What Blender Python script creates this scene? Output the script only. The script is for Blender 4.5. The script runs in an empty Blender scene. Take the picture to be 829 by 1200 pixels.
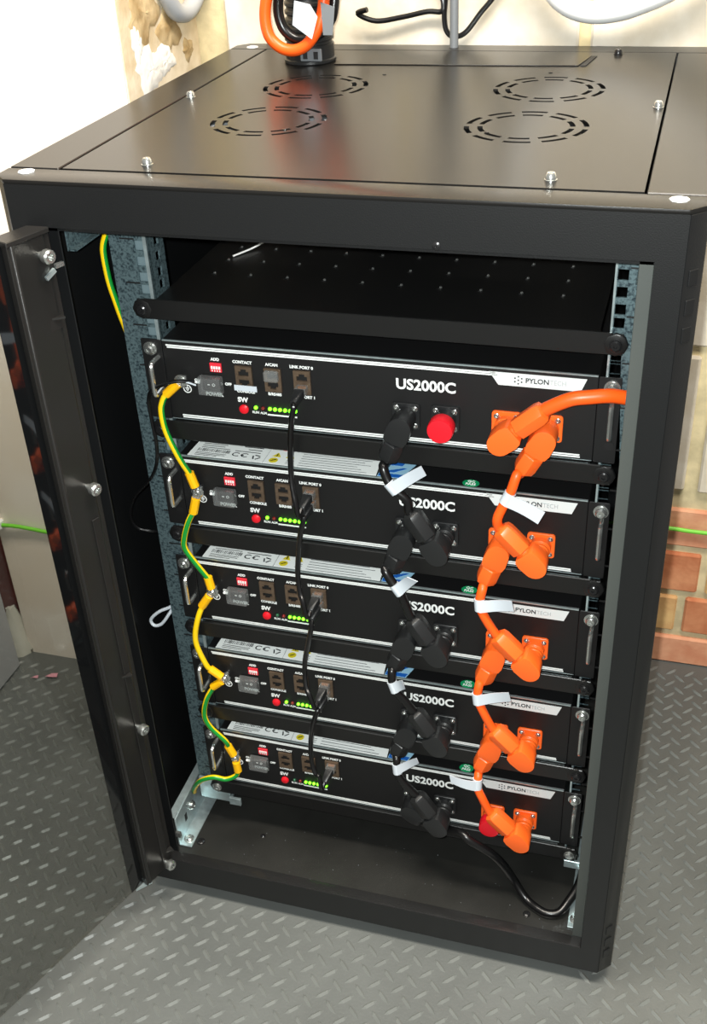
import bpy, bmesh, math, random
from mathutils import Vector, Matrix, Euler

random.seed(7)
S = 0.001                                   # every length below is in millimetres
SC = bpy.context.scene
COL = SC.collection

# ------------------------------------------------------------------ camera, world, lights, exposure
CAM_POS = Vector((283.47, -827.52, 1170.05))
YAW, PITCH, ROLL = -0.3130, 0.5743, -0.0530
FOCAL_PX = 1295.16                          # for the 829 x 1200 frame

fwd = Vector((math.sin(YAW) * math.cos(PITCH), math.cos(YAW) * math.cos(PITCH), -math.sin(PITCH)))
right0 = Vector((math.cos(YAW), -math.sin(YAW), 0))
up0 = right0.cross(fwd)
right = right0 * math.cos(ROLL) + up0 * math.sin(ROLL)
upv = -right0 * math.sin(ROLL) + up0 * math.cos(ROLL)
cam_data = bpy.data.cameras.new('camera')
cam = bpy.data.objects.new('camera', cam_data)
COL.objects.link(cam)
m = Matrix.Identity(4)
for i in range(3):
    m[i][0], m[i][1], m[i][2], m[i][3] = right[i], upv[i], -fwd[i], CAM_POS[i] * S
cam.matrix_world = m
cam_data.sensor_fit = 'HORIZONTAL'
cam_data.sensor_width = 36.0
cam_data.lens = FOCAL_PX / 829 * 36.0
cam_data.clip_start = 0.02
SC.camera = cam

world = bpy.data.worlds.new('World')
SC.world = world
world.use_nodes = True
world.node_tree.nodes['Background'].inputs[0].default_value = (1.0, 0.96, 0.90, 1)
world.node_tree.nodes['Background'].inputs[1].default_value = 0.30

def lamp(name, kind, loc, energy, color, **kw):
    d = bpy.data.lights.new(name, kind)
    d.energy = energy
    d.color = color
    for k, v in kw.items():
        setattr(d, k, v)
    o = bpy.data.objects.new(name, d)
    o.location = Vector(loc) * S
    COL.objects.link(o)
    return o

# the phone's flash, a little up and to the left of its lens
lamp('phone_flash', 'POINT', CAM_POS + right * (-16) + upv * 12, 66.0, (0.955, 1.0, 0.98), shadow_soft_size=0.006)
# a strip light under the ceiling of the room
cl = lamp('ceiling_strip_light', 'AREA', (200, -220, 2250), 82.0, (1.0, 0.93, 0.82), shape='RECTANGLE', size=1.5, size_y=0.35)

SC.view_settings.view_transform = 'Standard'
SC.view_settings.look = 'None'
SC.view_settings.gamma = 1.0
SC.view_settings.use_curve_mapping = False
SC.view_settings.exposure = 0.0
SC.cycles.max_bounces = 8
SC.cycles.transparent_max_bounces = 16
SC.cycles.caustics_reflective = False
SC.cycles.caustics_refractive = False

# ------------------------------------------------------------------ materials
def s2l(c):
    return tuple((x / 12.92 if x <= 0.04045 else ((x + 0.055) / 1.055) ** 2.4) for x in c)

def rgb(r, g, b):
    return s2l((r / 255, g / 255, b / 255)) + (1,)

def mat(name, color, rough=0.5, metal=0.0, spec=0.5, coat=0.0, bump=0.0, bscale=400.0, var=0.0, vscale=60.0, color2=None, emit=0.0, alpha=1.0):
    M = bpy.data.materials.new(name)
    M.use_nodes = True
    nt = M.node_tree
    B = nt.nodes['Principled BSDF']
    B.inputs['Base Color'].default_value = color
    B.inputs['Roughness'].default_value = rough
    B.inputs['Metallic'].default_value = metal
    B.inputs['Specular IOR Level'].default_value = spec
    B.inputs['Coat Weight'].default_value = coat
    if emit:
        B.inputs['Emission Color'].default_value = color
        B.inputs['Emission Strength'].default_value = emit
    tc = nt.nodes.new('ShaderNodeTexCoord')
    if bump:
        n = nt.nodes.new('ShaderNodeTexNoise')
        n.inputs['Scale'].default_value = bscale
        n.inputs['Detail'].default_value = 3
        nt.links.new(tc.outputs['Object'], n.inputs['Vector'])
        b = nt.nodes.new('ShaderNodeBump')
        b.inputs['Strength'].default_value = bump
        b.inputs['Distance'].default_value = 0.001
        nt.links.new(n.outputs['Fac'], b.inputs['Height'])
        nt.links.new(b.outputs['Normal'], B.inputs['Normal'])
    if var:
        n = nt.nodes.new('ShaderNodeTexNoise')
        n.inputs['Scale'].default_value = vscale
        n.inputs['Detail'].default_value = 6
        nt.links.new(tc.outputs['Object'], n.inputs['Vector'])
        r = nt.nodes.new('ShaderNodeValToRGB')
        r.color_ramp.elements[0].position = 0.35
        r.color_ramp.elements[1].position = 0.65
        c2 = color2 or tuple(min(1, x * (1 - var)) for x in color[:3]) + (1,)
        r.color_ramp.elements[0].color = c2
        r.color_ramp.elements[1].color = color
        nt.links.new(n.outputs['Fac'], r.inputs['Fac'])
        nt.links.new(r.outputs['Color'], B.inputs['Base Color'])
    return M

def glass_mat(name, tint, rough=0.02, gloss=(1, 1, 1, 1), ior=1.5, haze=0.0):
    M = bpy.data.materials.new(name)
    M.use_nodes = True
    nt = M.node_tree
    for n in list(nt.nodes):
        nt.nodes.remove(n)
    out = nt.nodes.new('ShaderNodeOutputMaterial')
    tr = nt.nodes.new('ShaderNodeBsdfTransparent')
    tr.inputs[0].default_value = tint
    gl = nt.nodes.new('ShaderNodeBsdfGlossy')
    gl.inputs['Color'].default_value = gloss
    gl.inputs['Roughness'].default_value = rough
    fr = nt.nodes.new('ShaderNodeFresnel')
    fr.inputs['IOR'].default_value = ior
    mx = nt.nodes.new('ShaderNodeMixShader')
    # solid panes: leaving the pane must not count as leaving water into air
    geo = nt.nodes.new('ShaderNodeNewGeometry')
    pw = nt.nodes.new('ShaderNodeMath')
    pw.operation = 'POWER'
    ma = nt.nodes.new('ShaderNodeMath')
    ma.operation = 'MULTIPLY_ADD'
    ma.inputs[1].default_value = -2.0
    ma.inputs[2].default_value = 1.0
    nt.links.new(geo.outputs['Backfacing'], ma.inputs[0])
    pw.inputs[0].default_value = ior
    nt.links.new(ma.outputs[0], pw.inputs[1])
    nt.links.new(pw.outputs[0], fr.inputs['IOR'])
    nt.links.new(fr.outputs[0], mx.inputs[0])
    nt.links.new(tr.outputs[0], mx.inputs[1])
    nt.links.new(gl.outputs[0], mx.inputs[2])
    if haze:
        df = nt.nodes.new('ShaderNodeBsdfDiffuse')
        df.inputs[0].default_value = (0.75, 0.76, 0.76, 1)
        m2 = nt.nodes.new('ShaderNodeMixShader')
        m2.inputs[0].default_value = haze
        nt.links.new(mx.outputs[0], m2.inputs[1])
        nt.links.new(df.outputs[0], m2.inputs[2])
        mx = m2
    nt.links.new(mx.outputs[0], out.inputs[0])
    return M

def galv_mat():
    M = mat('galvanised_steel', rgb(120, 138, 142), 0.42, 0.55)
    nt = M.node_tree
    B = nt.nodes['Principled BSDF']
    tc = nt.nodes.new('ShaderNodeTexCoord')
    v = nt.nodes.new('ShaderNodeTexVoronoi')
    v.inputs['Scale'].default_value = 420
    n = nt.nodes.new('ShaderNodeTexNoise')
    n.inputs['Scale'].default_value = 420
    n.inputs['Detail'].default_value = 4
    nt.links.new(tc.outputs['Object'], v.inputs['Vector'])
    nt.links.new(tc.outputs['Object'], n.inputs['Vector'])
    mx = nt.nodes.new('ShaderNodeMath')
    mx.operation = 'MULTIPLY_ADD'
    mx.inputs[1].default_value = 0.30
    nt.links.new(v.outputs['Color'], mx.inputs[0])
    nt.links.new(n.outputs['Fac'], mx.inputs[2])
    r = nt.nodes.new('ShaderNodeValToRGB')
    r.color_ramp.elements[0].position = 0.42
    r.color_ramp.elements[0].color = rgb(46, 60, 67)
    r.color_ramp.elements[1].position = 0.72
    r.color_ramp.elements[1].color = rgb(106, 127, 132)
    nt.links.new(mx.outputs[0], r.inputs['Fac'])
    nt.links.new(r.outputs['Color'], B.inputs['Base Color'])
    return M

def stripe_mat():
    """green and yellow earth wire: the green stripe runs along the tube (UV v across it)"""
    M = mat('earth_wire_insulation', rgb(250, 205, 20), 0.4)
    nt = M.node_tree
    B = nt.nodes['Principled BSDF']
    uv = nt.nodes.new('ShaderNodeUVMap')
    sp = nt.nodes.new('ShaderNodeSeparateXYZ')
    nt.links.new(uv.outputs[0], sp.inputs[0])
    r = nt.nodes.new('ShaderNodeValToRGB')
    r.color_ramp.interpolation = 'CONSTANT'
    e = r.color_ramp.elements
    e[0].position = 0.0
    e[0].color = rgb(252, 208, 16)
    e[1].position = 0.55
    e[1].color = rgb(18, 140, 50)
    e2 = e.new(0.83)
    e2.color = rgb(252, 208, 16)
    nt.links.new(sp.outputs['Y'], r.inputs['Fac'])
    nt.links.new(r.outputs['Color'], B.inputs['Base Color'])
    return M

K = {}
K['powder'] = mat('black_powder_coat', rgb(19, 20, 21), 0.34, bump=0.12, bscale=900)
K['lid'] = mat('black_satin_lid_paint', rgb(24, 23, 22), 0.28, spec=0.34, bump=0.05, bscale=700)
K['dusty'] = mat('dusty_black_floor_plate', rgb(40, 40, 38), 0.33, bump=0.12, bscale=500, var=0.3, vscale=14)
K['doorpaint'] = mat('black_door_paint', rgb(29, 28, 27), 0.38, bump=0.1, bscale=900)
K['sill'] = mat('glossy_sill_paint', rgb(30, 30, 30), 0.22, bump=0.06, bscale=500)  # lighter and glossier than the frame coat
K['elbow'] = mat('pale_grey_conduit', rgb(168, 172, 176), 0.45)
K['inner'] = mat('black_inner_panel', rgb(15, 16, 17), 0.42, bump=0.1, bscale=700)
K['panel'] = mat('matt_black_front_panel', rgb(14, 14, 15), 0.5, bump=0.06, bscale=1200)
K['shelf'] = mat('black_shelf_paint', rgb(20, 20, 20), 0.36, bump=0.08, bscale=900)
K['lit_stop'] = mat('flash_lit_edge_tone', rgb(70, 74, 71), 0.5, bump=0.05)  # black door stop with the flash light put into its colour
K['galv'] = galv_mat()
K['dullsteel'] = mat('dull_blue_grey_steel', rgb(120, 140, 146), 0.5, 0.4)
K['zinc'] = mat('bright_zinc_steel', rgb(205, 222, 224), 0.3, 0.7, var=0.25, vscale=90)
K['steel'] = mat('screw_steel', rgb(205, 208, 205), 0.22, 0.9)
K['blackscrew'] = mat('black_screw_steel', rgb(34, 34, 35), 0.25, 0.3)
K['dark'] = mat('hole_shade_black', rgb(10, 10, 11), 0.6)  # near-black put in for the shade inside holes, slots and gaps
K['bplastic'] = mat('black_plastic', rgb(30, 31, 32), 0.36, bump=0.03)
K['bcable'] = mat('black_cable_sheath', rgb(15, 15, 16), 0.28)
K['orange'] = mat('orange_plastic', rgb(255, 105, 35), 0.38)
K['ocable'] = mat('orange_cable_sheath', rgb(255, 94, 24), 0.4)
K['red'] = mat('red_plastic', rgb(228, 24, 40), 0.4)
K['dip'] = mat('red_dip_switch_plastic', rgb(225, 45, 60), 0.45)
K['white'] = mat('white_print', rgb(238, 242, 240), 0.5)
K['plateprint'] = mat('off_white_plate_print', rgb(218, 223, 222), 0.5)
K['grey_print'] = mat('pale_grey_print', rgb(172, 177, 178), 0.5)
K['black_print'] = mat('black_print', rgb(30, 34, 38), 0.5)
K['sticker'] = mat('white_sticker_vinyl', rgb(248, 253, 251), 0.35)
K['tag'] = mat('white_cable_tag_vinyl', rgb(200, 208, 216), 0.4)
K['blue'] = mat('blue_sticker_print', rgb(30, 96, 184), 0.4)
K['paleblue'] = mat('pale_blue_sticker', rgb(150, 196, 222), 0.4)
K['green'] = mat('green_sticker', rgb(20, 148, 92), 0.4)
K['warn'] = mat('yellow_warning_print', rgb(222, 206, 40), 0.45)
K['shield'] = mat('brown_port_shield', rgb(128, 108, 90), 0.35, 0.6, var=0.3, vscale=200)
K['clear'] = glass_mat('clear_plastic', (0.86, 0.88, 0.88, 1), 0.10, ior=1.6, haze=0.10)
K['yplastic'] = mat('yellow_lug_sleeve', rgb(255, 190, 10), 0.4)
K['earth'] = stripe_mat()
K['limewire'] = mat('lime_green_wire_insulation', rgb(120, 205, 60), 0.4)
K['led_on'] = mat('green_led_lit', rgb(120, 255, 40), 0.3, emit=2.6)
K['led_off'] = mat('green_led_unlit', rgb(36, 92, 62), 0.3)
K['led_red'] = mat('red_led_unlit', rgb(120, 22, 24), 0.3)
K['glass'] = glass_mat('tinted_door_glass', (0.73, 0.735, 0.72, 1), 0.0, ior=1.45)
K['border'] = mat('black_ceramic_glass_border', rgb(14, 15, 16), 0.04, spec=0.6)
K['pvcwhite'] = mat('white_pvc', rgb(250, 250, 248), 0.4)
K['greypvc'] = mat('grey_pvc_conduit', rgb(112, 116, 120), 0.45)
K['paint'] = mat('white_painted_block', rgb(226, 218, 203), 0.75, bump=0.6, bscale=55, var=0.14, vscale=16, color2=rgb(202, 189, 166))
K['mortar'] = mat('olive_mortar', rgb(222, 206, 164), 0.9, bump=0.7, bscale=120, var=0.3, vscale=30)
K['plaster'] = mat('cream_plaster', rgb(247, 238, 226), 0.8, bump=0.25, bscale=60, var=0.10, vscale=7, color2=rgb(238, 224, 206))
K['rough'] = mat('rough_cream_render', rgb(234, 220, 194), 0.9, bump=0.8, bscale=80, var=0.2, vscale=22, color2=rgb(206, 186, 150))
K['bare'] = mat('bare_brown_plaster', rgb(216, 194, 152), 0.95, bump=0.9, bscale=70, var=0.35, vscale=30, color2=rgb(166, 138, 92))
K['foam'] = mat('white_filler', rgb(246, 244, 238), 0.8, bump=0.5, bscale=90)
K['rubber'] = mat('grey_rubber_mat', rgb(95, 98, 96), 0.42, bump=0.25, bscale=300, var=0.22, vscale=7)
K['tread'] = mat('highlit_rubber_tread', rgb(115, 118, 115), 0.3, var=0.12, vscale=40)  # lighter than the mat: highlights on the raised tops painted in
K['greybox'] = mat('pale_grey_paint', rgb(176, 178, 182), 0.5, bump=0.05)
K['redwood'] = mat('dark_red_painted_wood', rgb(112, 44, 36), 0.6, var=0.3)
K['paper'] = mat('pink_paper', rgb(214, 150, 164), 0.8)
K['cloth'] = mat('pale_rag', rgb(190, 188, 176), 0.9, bump=0.3, bscale=50)
K['plate'] = mat('brass_contact', rgb(190, 120, 60), 0.4, 0.6)  # brown metal of the connector contacts
def brick_mat(i, c, c2):
    return mat('brick_clay_' + 'abcdef'[i], c, 0.85, bump=0.6, bscale=90, var=0.3, vscale=22, color2=c2)
BR = [brick_mat(0, rgb(228, 170, 134), rgb(206, 136, 102)), brick_mat(1, rgb(214, 146, 104), rgb(184, 108, 70)),
      brick_mat(2, rgb(226, 186, 126), rgb(202, 152, 100)), brick_mat(3, rgb(228, 174, 138), rgb(210, 146, 110))]

# ------------------------------------------------------------------ mesh helpers
ORG = {}                                     # world origin (mm) of every empty

class MB:
    def __init__(self):
        self.v, self.f, self.mi, self.uv = [], [], [], {}
        self.cur = 0

    def add(self, vs, fs):
        b = len(self.v)
        self.v += [tuple(x) for x in vs]
        for q in fs:
            self.f.append(tuple(b + i for i in q))
            self.mi.append(self.cur)
        return self

    def box(self, x0, x1, y0, y1, z0, z1):
        vs = [(x0, y0, z0), (x1, y0, z0), (x1, y1, z0), (x0, y1, z0), (x0, y0, z1), (x1, y0, z1), (x1, y1, z1), (x0, y1, z1)]
        return self.add(vs, [(0, 3, 2, 1), (4, 5, 6, 7), (0, 1, 5, 4), (1, 2, 6, 5), (2, 3, 7, 6), (3, 0, 4, 7)])

    def bar(self, a, b, w, h, up=(0, 0, 1)):
        a, b = Vector(a), Vector(b)
        d = (b - a).normalized()
        s = d.cross(Vector(up)).normalized()
        u = s.cross(d)
        vs = []
        for p in (a, b):
            for i, j in ((-1, -1), (1, -1), (1, 1), (-1, 1)):
                vs.append(p + s * (i * w / 2) + u * (j * h / 2))
        return self.add(vs, [(3, 2, 1, 0), (4, 5, 6, 7), (0, 1, 5, 4), (1, 2, 6, 5), (2, 3, 7, 6), (3, 0, 4, 7)])

    def prism(self, prof, o, ex, ey, ez, d0, d1):
        """2D outline prof in the frame (ex, ey) at o, pushed along ez from d0 to d1"""
        o, ex, ey, ez = Vector(o), Vector(ex), Vector(ey), Vector(ez)
        n = len(prof)
        vs = [o + ex * p[0] + ey * p[1] + ez * d0 for p in prof] + [o + ex * p[0] + ey * p[1] + ez * d1 for p in prof]
        fs = [tuple(range(n))[::-1], tuple(range(n, 2 * n))]
        fs += [(i, (i + 1) % n, n + (i + 1) % n, n + i) for i in range(n)]
        return self.add(vs, fs)

    def lathe(self, prof, o, ax, seg=16):
        """(radius, height) pairs turned round the axis ax at o"""
        o, ax = Vector(o), Vector(ax).normalized()
        s = ax.orthogonal().normalized()
        t = ax.cross(s)
        vs, fs = [], []
        n = len(prof)
        for k in range(seg):
            a = 2 * math.pi * k / seg
            d = s * math.cos(a) + t * math.sin(a)
            for r, h in prof:
                vs.append(o + d * r + ax * h)
        for k in range(seg):
            k2 = (k + 1) % seg
            for i in range(n - 1):
                fs.append((k * n + i, k2 * n + i, k2 * n + i + 1, k * n + i + 1))
        fs.append(tuple(k * n for k in range(seg))[::-1])
        fs.append(tuple(k * n + n - 1 for k in range(seg)))
        return self.add(vs, fs)

    def tube(self, pts, r, seg=10, sub=5, r1=None, twist=0.0, off=0.0):
        P = smooth(pts, sub)
        n = len(P)
        vs, fs = [], []
        d0 = (P[1] - P[0]).normalized()
        s = d0.cross(Vector((0, -1, 0.01))).normalized()
        b0 = len(self.v)
        for i, p in enumerate(P):
            d = (P[min(i + 1, n - 1)] - P[max(i - 1, 0)]).normalized()
            s = (s - d * s.dot(d)).normalized()
            t = d.cross(s)
            rr = r if r1 is None else r + (r1 - r) * i / (n - 1)
            for k in range(seg):
                a = 2 * math.pi * (k + twist * i + off) / seg
                vs.append(p + s * (rr * math.cos(a)) + t * (rr * math.sin(a)))
        for i in range(n - 1):
            for k in range(seg):
                k2 = (k + 1) % seg
                self.uv[len(self.f) + len(fs)] = k / seg + 0.01
                fs.append((i * seg + k, i * seg + k2, (i + 1) * seg + k2, (i + 1) * seg + k))
        fs.append(tuple(range(seg))[::-1])
        fs.append(tuple((n - 1) * seg + k for k in range(seg)))
        return self.add(vs, fs)

    def mesh(self, me, fn):
        """append an existing mesh, its vertices mapped by fn"""
        return self.add([fn(v.co) for v in me.vertices], [tuple(p.vertices) for p in me.polygons])

    def build(self, name, mats, parent=None, bevel=0.0, smooth_angle=35, seg=1, org=None):
        me = bpy.data.meshes.new(name)
        o0 = Vector(org) if org is not None else (ORG.get(parent.name, Vector((0, 0, 0))) if parent else Vector((0, 0, 0)))
        me.from_pydata([((Vector(v) - o0) * S) for v in self.v], [], self.f)
        if not isinstance(mats, (list, tuple)):
            mats = [mats]
        for q in mats:
            me.materials.append(q)
        for p, i in zip(me.polygons, self.mi):
            p.material_index = i
        if self.uv:
            ul = me.uv_layers.new(name='UVMap')
            for p in me.polygons:
                u = self.uv.get(p.index, 0.5)
                for li in p.loop_indices:
                    ul.data[li].uv = (0.5, u)
        bm = bmesh.new()
        bm.from_mesh(me)
        bmesh.ops.recalc_face_normals(bm, faces=bm.faces)
        if bevel:
            es = [e for e in bm.edges if len(e.link_faces) == 2 and e.calc_face_angle(0) > math.radians(30)]
            bmesh.ops.bevel(bm, geom=es, offset=bevel * S, segments=seg, profile=0.6, affect='EDGES', clamp_overlap=True)
        bm.to_mesh(me)
        bm.free()
        if smooth_angle:
            me.shade_smooth()
            me.set_sharp_from_angle(angle=math.radians(smooth_angle))
        o = bpy.data.objects.new(name, me)
        COL.objects.link(o)
        if parent:
            o.parent = parent
            ORG[o.name] = o0
        elif org is not None:
            o.location = o0 * S
        return o

def smooth(pts, sub=5):
    P = [Vector(p) for p in pts]
    if len(P) == 2 or sub <= 1:
        return P
    Q = [P[0] * 2 - P[1]] + P + [P[-1] * 2 - P[-2]]
    out = []
    for i in range(1, len(Q) - 2):
        a, b, c, d = Q[i - 1], Q[i], Q[i + 1], Q[i + 2]
        for k in range(sub):
            t = k / sub
            out.append(0.5 * (2 * b + (c - a) * t + (2 * a - 5 * b + 4 * c - d) * t * t + (3 * b - a - 3 * c + d) * t ** 3))
    out.append(P[-1])
    return out

def thing(name, label, cat, loc, group=None):
    o = bpy.data.objects.new(name, None)
    o.empty_display_size = 0.02
    COL.objects.link(o)
    o.location = Vector(loc) * S
    o['label'] = label
    o['category'] = cat
    if group:
        o['group'] = group
    ORG[o.name] = Vector(loc)
    return o

def tag_thing(o, label, cat, group=None):
    o['label'] = label
    o['category'] = cat
    if group:
        o['group'] = group
    return o

def copy_tree(o, parent=None):
    c = o.copy()
    COL.objects.link(c)
    c.parent = parent
    ORG[c.name] = ORG.get(o.name, Vector((0, 0, 0)))
    for ch in list(o.children):
        copy_tree(ch, c)
    return c

def flat_mesh(outer, holes, thick):
    """a flat plate with holes as a mesh in its own xy plane, thickness in z from 0 to thick"""
    cu = bpy.data.curves.new('plate', 'CURVE')
    cu.dimensions = '2D'
    cu.fill_mode = 'BOTH'
    cu.extrude = thick / 2
    for ring in [outer] + holes:
        sp = cu.splines.new('POLY')
        sp.points.add(len(ring) - 1)
        for q, p in zip(sp.points, ring):
            q.co = (p[0], p[1], 0, 1)
        sp.use_cyclic_u = True
    ob = bpy.data.objects.new('plate', cu)
    me = bpy.data.meshes.new_from_object(ob)
    bpy.data.objects.remove(ob)
    bpy.data.curves.remove(cu)
    return me

def text_mesh(body, size, align='CENTER', bold=0.0, thick=0.3):
    cu = bpy.data.curves.new('lettering', 'FONT')
    cu.body = body
    cu.size = size
    cu.align_x = align
    cu.align_y = 'CENTER'
    cu.extrude = thick / 2
    cu.offset = bold
    cu.resolution_u = 3
    ob = bpy.data.objects.new('lettering', cu)
    me = bpy.data.meshes.new_from_object(ob)
    bpy.data.objects.remove(ob)
    bpy.data.curves.remove(cu)
    return me

def rect(x0, x1, y0, y1):
    return [(x0, y0), (x1, y0), (x1, y1), (x0, y1)]

def rrect(x0, x1, y0, y1, r, n=3):
    out = []
    for cx, cy, a0 in ((x1 - r, y1 - r, 0), (x0 + r, y1 - r, 90), (x0 + r, y0 + r, 180), (x1 - r, y0 + r, 270)):
        for k in range(n + 1):
            a = math.radians(a0 + 90 * k / n)
            out.append((cx + r * math.cos(a), cy + r * math.sin(a)))
    return out

def circ(x, y, r, n=12):
    return [(x + r * math.cos(2 * math.pi * k / n), y + r * math.sin(2 * math.pi * k / n)) for k in range(n)]

# ------------------------------------------------------------------ the room
FLOOR = -22.0
WALL_Y = 606.0
PIER_Y = 391.0

fl = MB().box(-2200, 1600, -2200, 620, FLOOR - 30, FLOOR).build('floor', K['rubber'])
fl['kind'] = 'structure'
# raised lozenge treads: two crossed sets on a 28.2 mm grid, joined into one part
G = 28.25
tv, tf = [], []
def lozenge(cx, cy, a, L=11.4, w=3.5, h=2.6):
    b = len(tv)
    ca, sa = math.cos(a), math.sin(a)
    for u, v, z in ((-L, 0, 0), (-L * .45, -w * .8, 0), (L * .45, -w * .8, 0), (L, 0, 0), (L * .45, w * .8, 0), (-L * .45, w * .8, 0),
                    (-L * .55, 0, h), (L * .55, 0, h)):
        tv.append(((cx + u * ca - v * sa), (cy + u * sa + v * ca), FLOOR + z))
    for q in ((0, 1, 6), (1, 2, 7, 6), (2, 3, 7), (3, 4, 7), (4, 5, 6, 7), (5, 0, 6)):
        tf.append(tuple(b + i for i in q))
for i in range(-37, 36):
    for j in range(-19, 23):
        x, y = -52.1 + i * G, -8.3 + j * G
        if y < 600 and not (-290 < x < 285 and 12 < y < 590):
            if not (y > PIER_Y - 8 and -710 < x < -356):
                lozenge(x + random.uniform(-.6, .6), y + random.uniform(-.6, .6), math.radians(45))
                lozenge(x - 15.2, y - 13.9, math.radians(-43))
t = MB()
t.add(tv, tf)
tr = t.build('tread_pattern', K['tread'], fl, smooth_angle=0)
tr['kind'] = 'stuff'

# back wall: mortar bed with painted blocks above and bare bricks below
wb = MB().box(-2200, 1600, WALL_Y + 8, WALL_Y + 60, FLOOR - 30, 2500).build('wall_back', K['mortar'])
wb['kind'] = 'structure'
blockm = {}
def masonry(name, x0, x1, z0, z1, m_, dy=0.0):
    w, h = round(x1 - x0), round(z1 - z0)
    key = (w, h, m_.name)
    if key not in blockm:
        mb = MB().box(-w / 2, w / 2, 0, 60, 0, h)
        o = mb.build(name, m_, wb, bevel=3.0, org=(0, 0, 0))
        blockm[key] = o
    else:
        o = blockm[key].copy()
        COL.objects.link(o)
        o.parent = wb
    o.location = Vector(((x0 + x1) / 2, WALL_Y + dy, z0)) * S
    return o
for z0, z1, j in ((301, 513, -115), (528, 738, 366), (752, 964, 141), (978, 1190, -84), (1204, 1416, 141)):
    for k in range(-4, 4):
        a, b = j + k * 450 + 7, j + (k + 1) * 450 - 7
        if z0 == 301 and k == 0:
            b = 325
        if z0 == 301 and k == 1:
            a = 344
        if a < -290:
            a = -320
        if b - a < 25 or a > 1100:
            continue
        masonry('painted_block', a, b, z0, z1, K['paint'], random.uniform(-1.5, 1.5))
bi = 0
for z0, z1, j in ((-22, 30, 300), (42, 108, 344), (120, 190, 370), (203, 268, 260)):
    for k in range(-3, 4):
        a, b = j - 232 + k * 232 + 6, j + k * 232 - 6
        col = {(-22, 0): 3, (42, 0): 2, (42, 1): 1, (120, 0): 1, (120, 1): 2, (203, 0): 0, (203, 1): 0, (-22, 1): 0}.get((z0, k), bi % 4)
        bi += 1
        masonry('brick', a, b, z0, z1, BR[col], random.uniform(-1, 2))

# plastered pier standing forward of the wall on the left
wl = MB().box(-702, -364, PIER_Y, WALL_Y + 10, FLOOR - 5, 2500).build('wall_left', K['plaster'], bevel=3)
wl['kind'] = 'structure'
MB().box(-365, -362.8, PIER_Y + 6, WALL_Y + 7, FLOOR, 2490).build('rough_render', K['rough'], wl)
# broken plaster on the return face of the pier
def blob_patch(name, cy, cz, ry, rz, depth, m_, seed, n=26, rings=7):
    rnd = random.Random(seed)
    mb = MB()
    ph = [rnd.uniform(0, 6.28) for _ in range(6)]
    vs, fs = [(-362.8 + depth, cy, cz)], []
    for k in range(1, rings + 1):
        q = k / rings
        for i in range(n):
            a = 2 * math.pi * i / n
            w = 1 + .16 * math.sin(3 * a + ph[0]) + .12 * math.sin(5 * a + ph[1]) + .1 * math.sin(9 * a + ph[2]) + rnd.uniform(-.05, .05)
            x = -362.8 + depth * (1 - q ** 3) * rnd.uniform(.6, 1.1) - (1.0 if k == rings else 0)
            vs.append((x, cy + math.cos(a) * ry * q * w, cz + math.sin(a) * rz * q * w))
    for i in range(n):
        fs.append((0, 1 + i, 1 + (i + 1) % n))
    for k in range(rings - 1):
        for i in range(n):
            a, b = 1 + k * n + i, 1 + k * n + (i + 1) % n
            fs.append((a, a + n, b + n, b))
    mb.add(vs, fs)
    return mb.build(name, m_, wl, smooth_angle=50)
blob_patch('bare_plaster', 462, 966, 42, 34, 3, K['bare'], 3)
blob_patch('bare_plaster', 528, 940, 34, 30, 3, K['bare'], 5)
blob_patch('filler', 462, 902, 40, 28, 3, K['foam'], 8)
blob_patch('filler', 505, 905, 30, 19, 2.5, K['foam'], 11)
blob_patch('filler', 436, 936, 15, 24, 2.5, K['foam'], 14)
blob_patch('bare_plaster', 575, 905, 16, 14, 4, K['bare'], 21)

# ------------------------------------------------------------------ the battery cabinet
H, D = 907.0, 603.0
cab = thing('battery_cabinet', 'tall black steel rack cabinet with its glass door open, holding five battery modules', 'cabinet', (0, 0, 0))
# feet
for sx in (-1, 1):
    for y in (50, 550):
        MB().lathe([(20, FLOOR + 0), (22, FLOOR + 3), (22, FLOOR + 8), (8, FLOOR + 10), (8, 2)], (sx * 250, y, 0), (0, 0, 1), 14).build('foot', K['bplastic'], cab)
# front frame: plate with the door opening, chamfered corner posts, opening returns
fm = MB()
me = flat_mesh(rect(-286, 286, 0, 903), [rect(-264, 264, 39, 866)], 2.5)
fm.mesh(me, lambda c: (c.x, c.z + 1.25, c.y))
for s in (-1, 1):
    fm.prism([(286, 0), (300, 14), (300, 40), (297.5, 40), (297.5, 15), (286, 3)], (0, 0, 0), (s, 0, 0), (0, 1, 0), (0, 0, 1), 0, 903)
    fm.box(min(s * 264, s * 266), max(s * 264, s * 266), 1, 16, 39, 866)
fm.box(-264, 264, 1, 16, 866, 868)
fm.box(-250, 250, 16, 26, 18, 24)
fm.build('front_frame', K['powder'], cab, bevel=0.8)
MB().box(-264, 264, 0.3, 15.5, 34, 39.3).build('door_sill', K['sill'], cab, bevel=1.6, seg=3)
rb = MB()
for x0, x1 in ((-265, -250.5), (252.3, 263.5)):
    MB().box(x0, x1, 15, 17, 38, 863.5).build('door_stop', K['lit_stop'] if x1 > 0 else K['powder'], cab, bevel=0.4)  # right stop coloured as flash-lit, left one plain black
rb.box(-264, 264, 15, 17, 858, 866.5).build('door_stop', K['powder'], cab)
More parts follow.
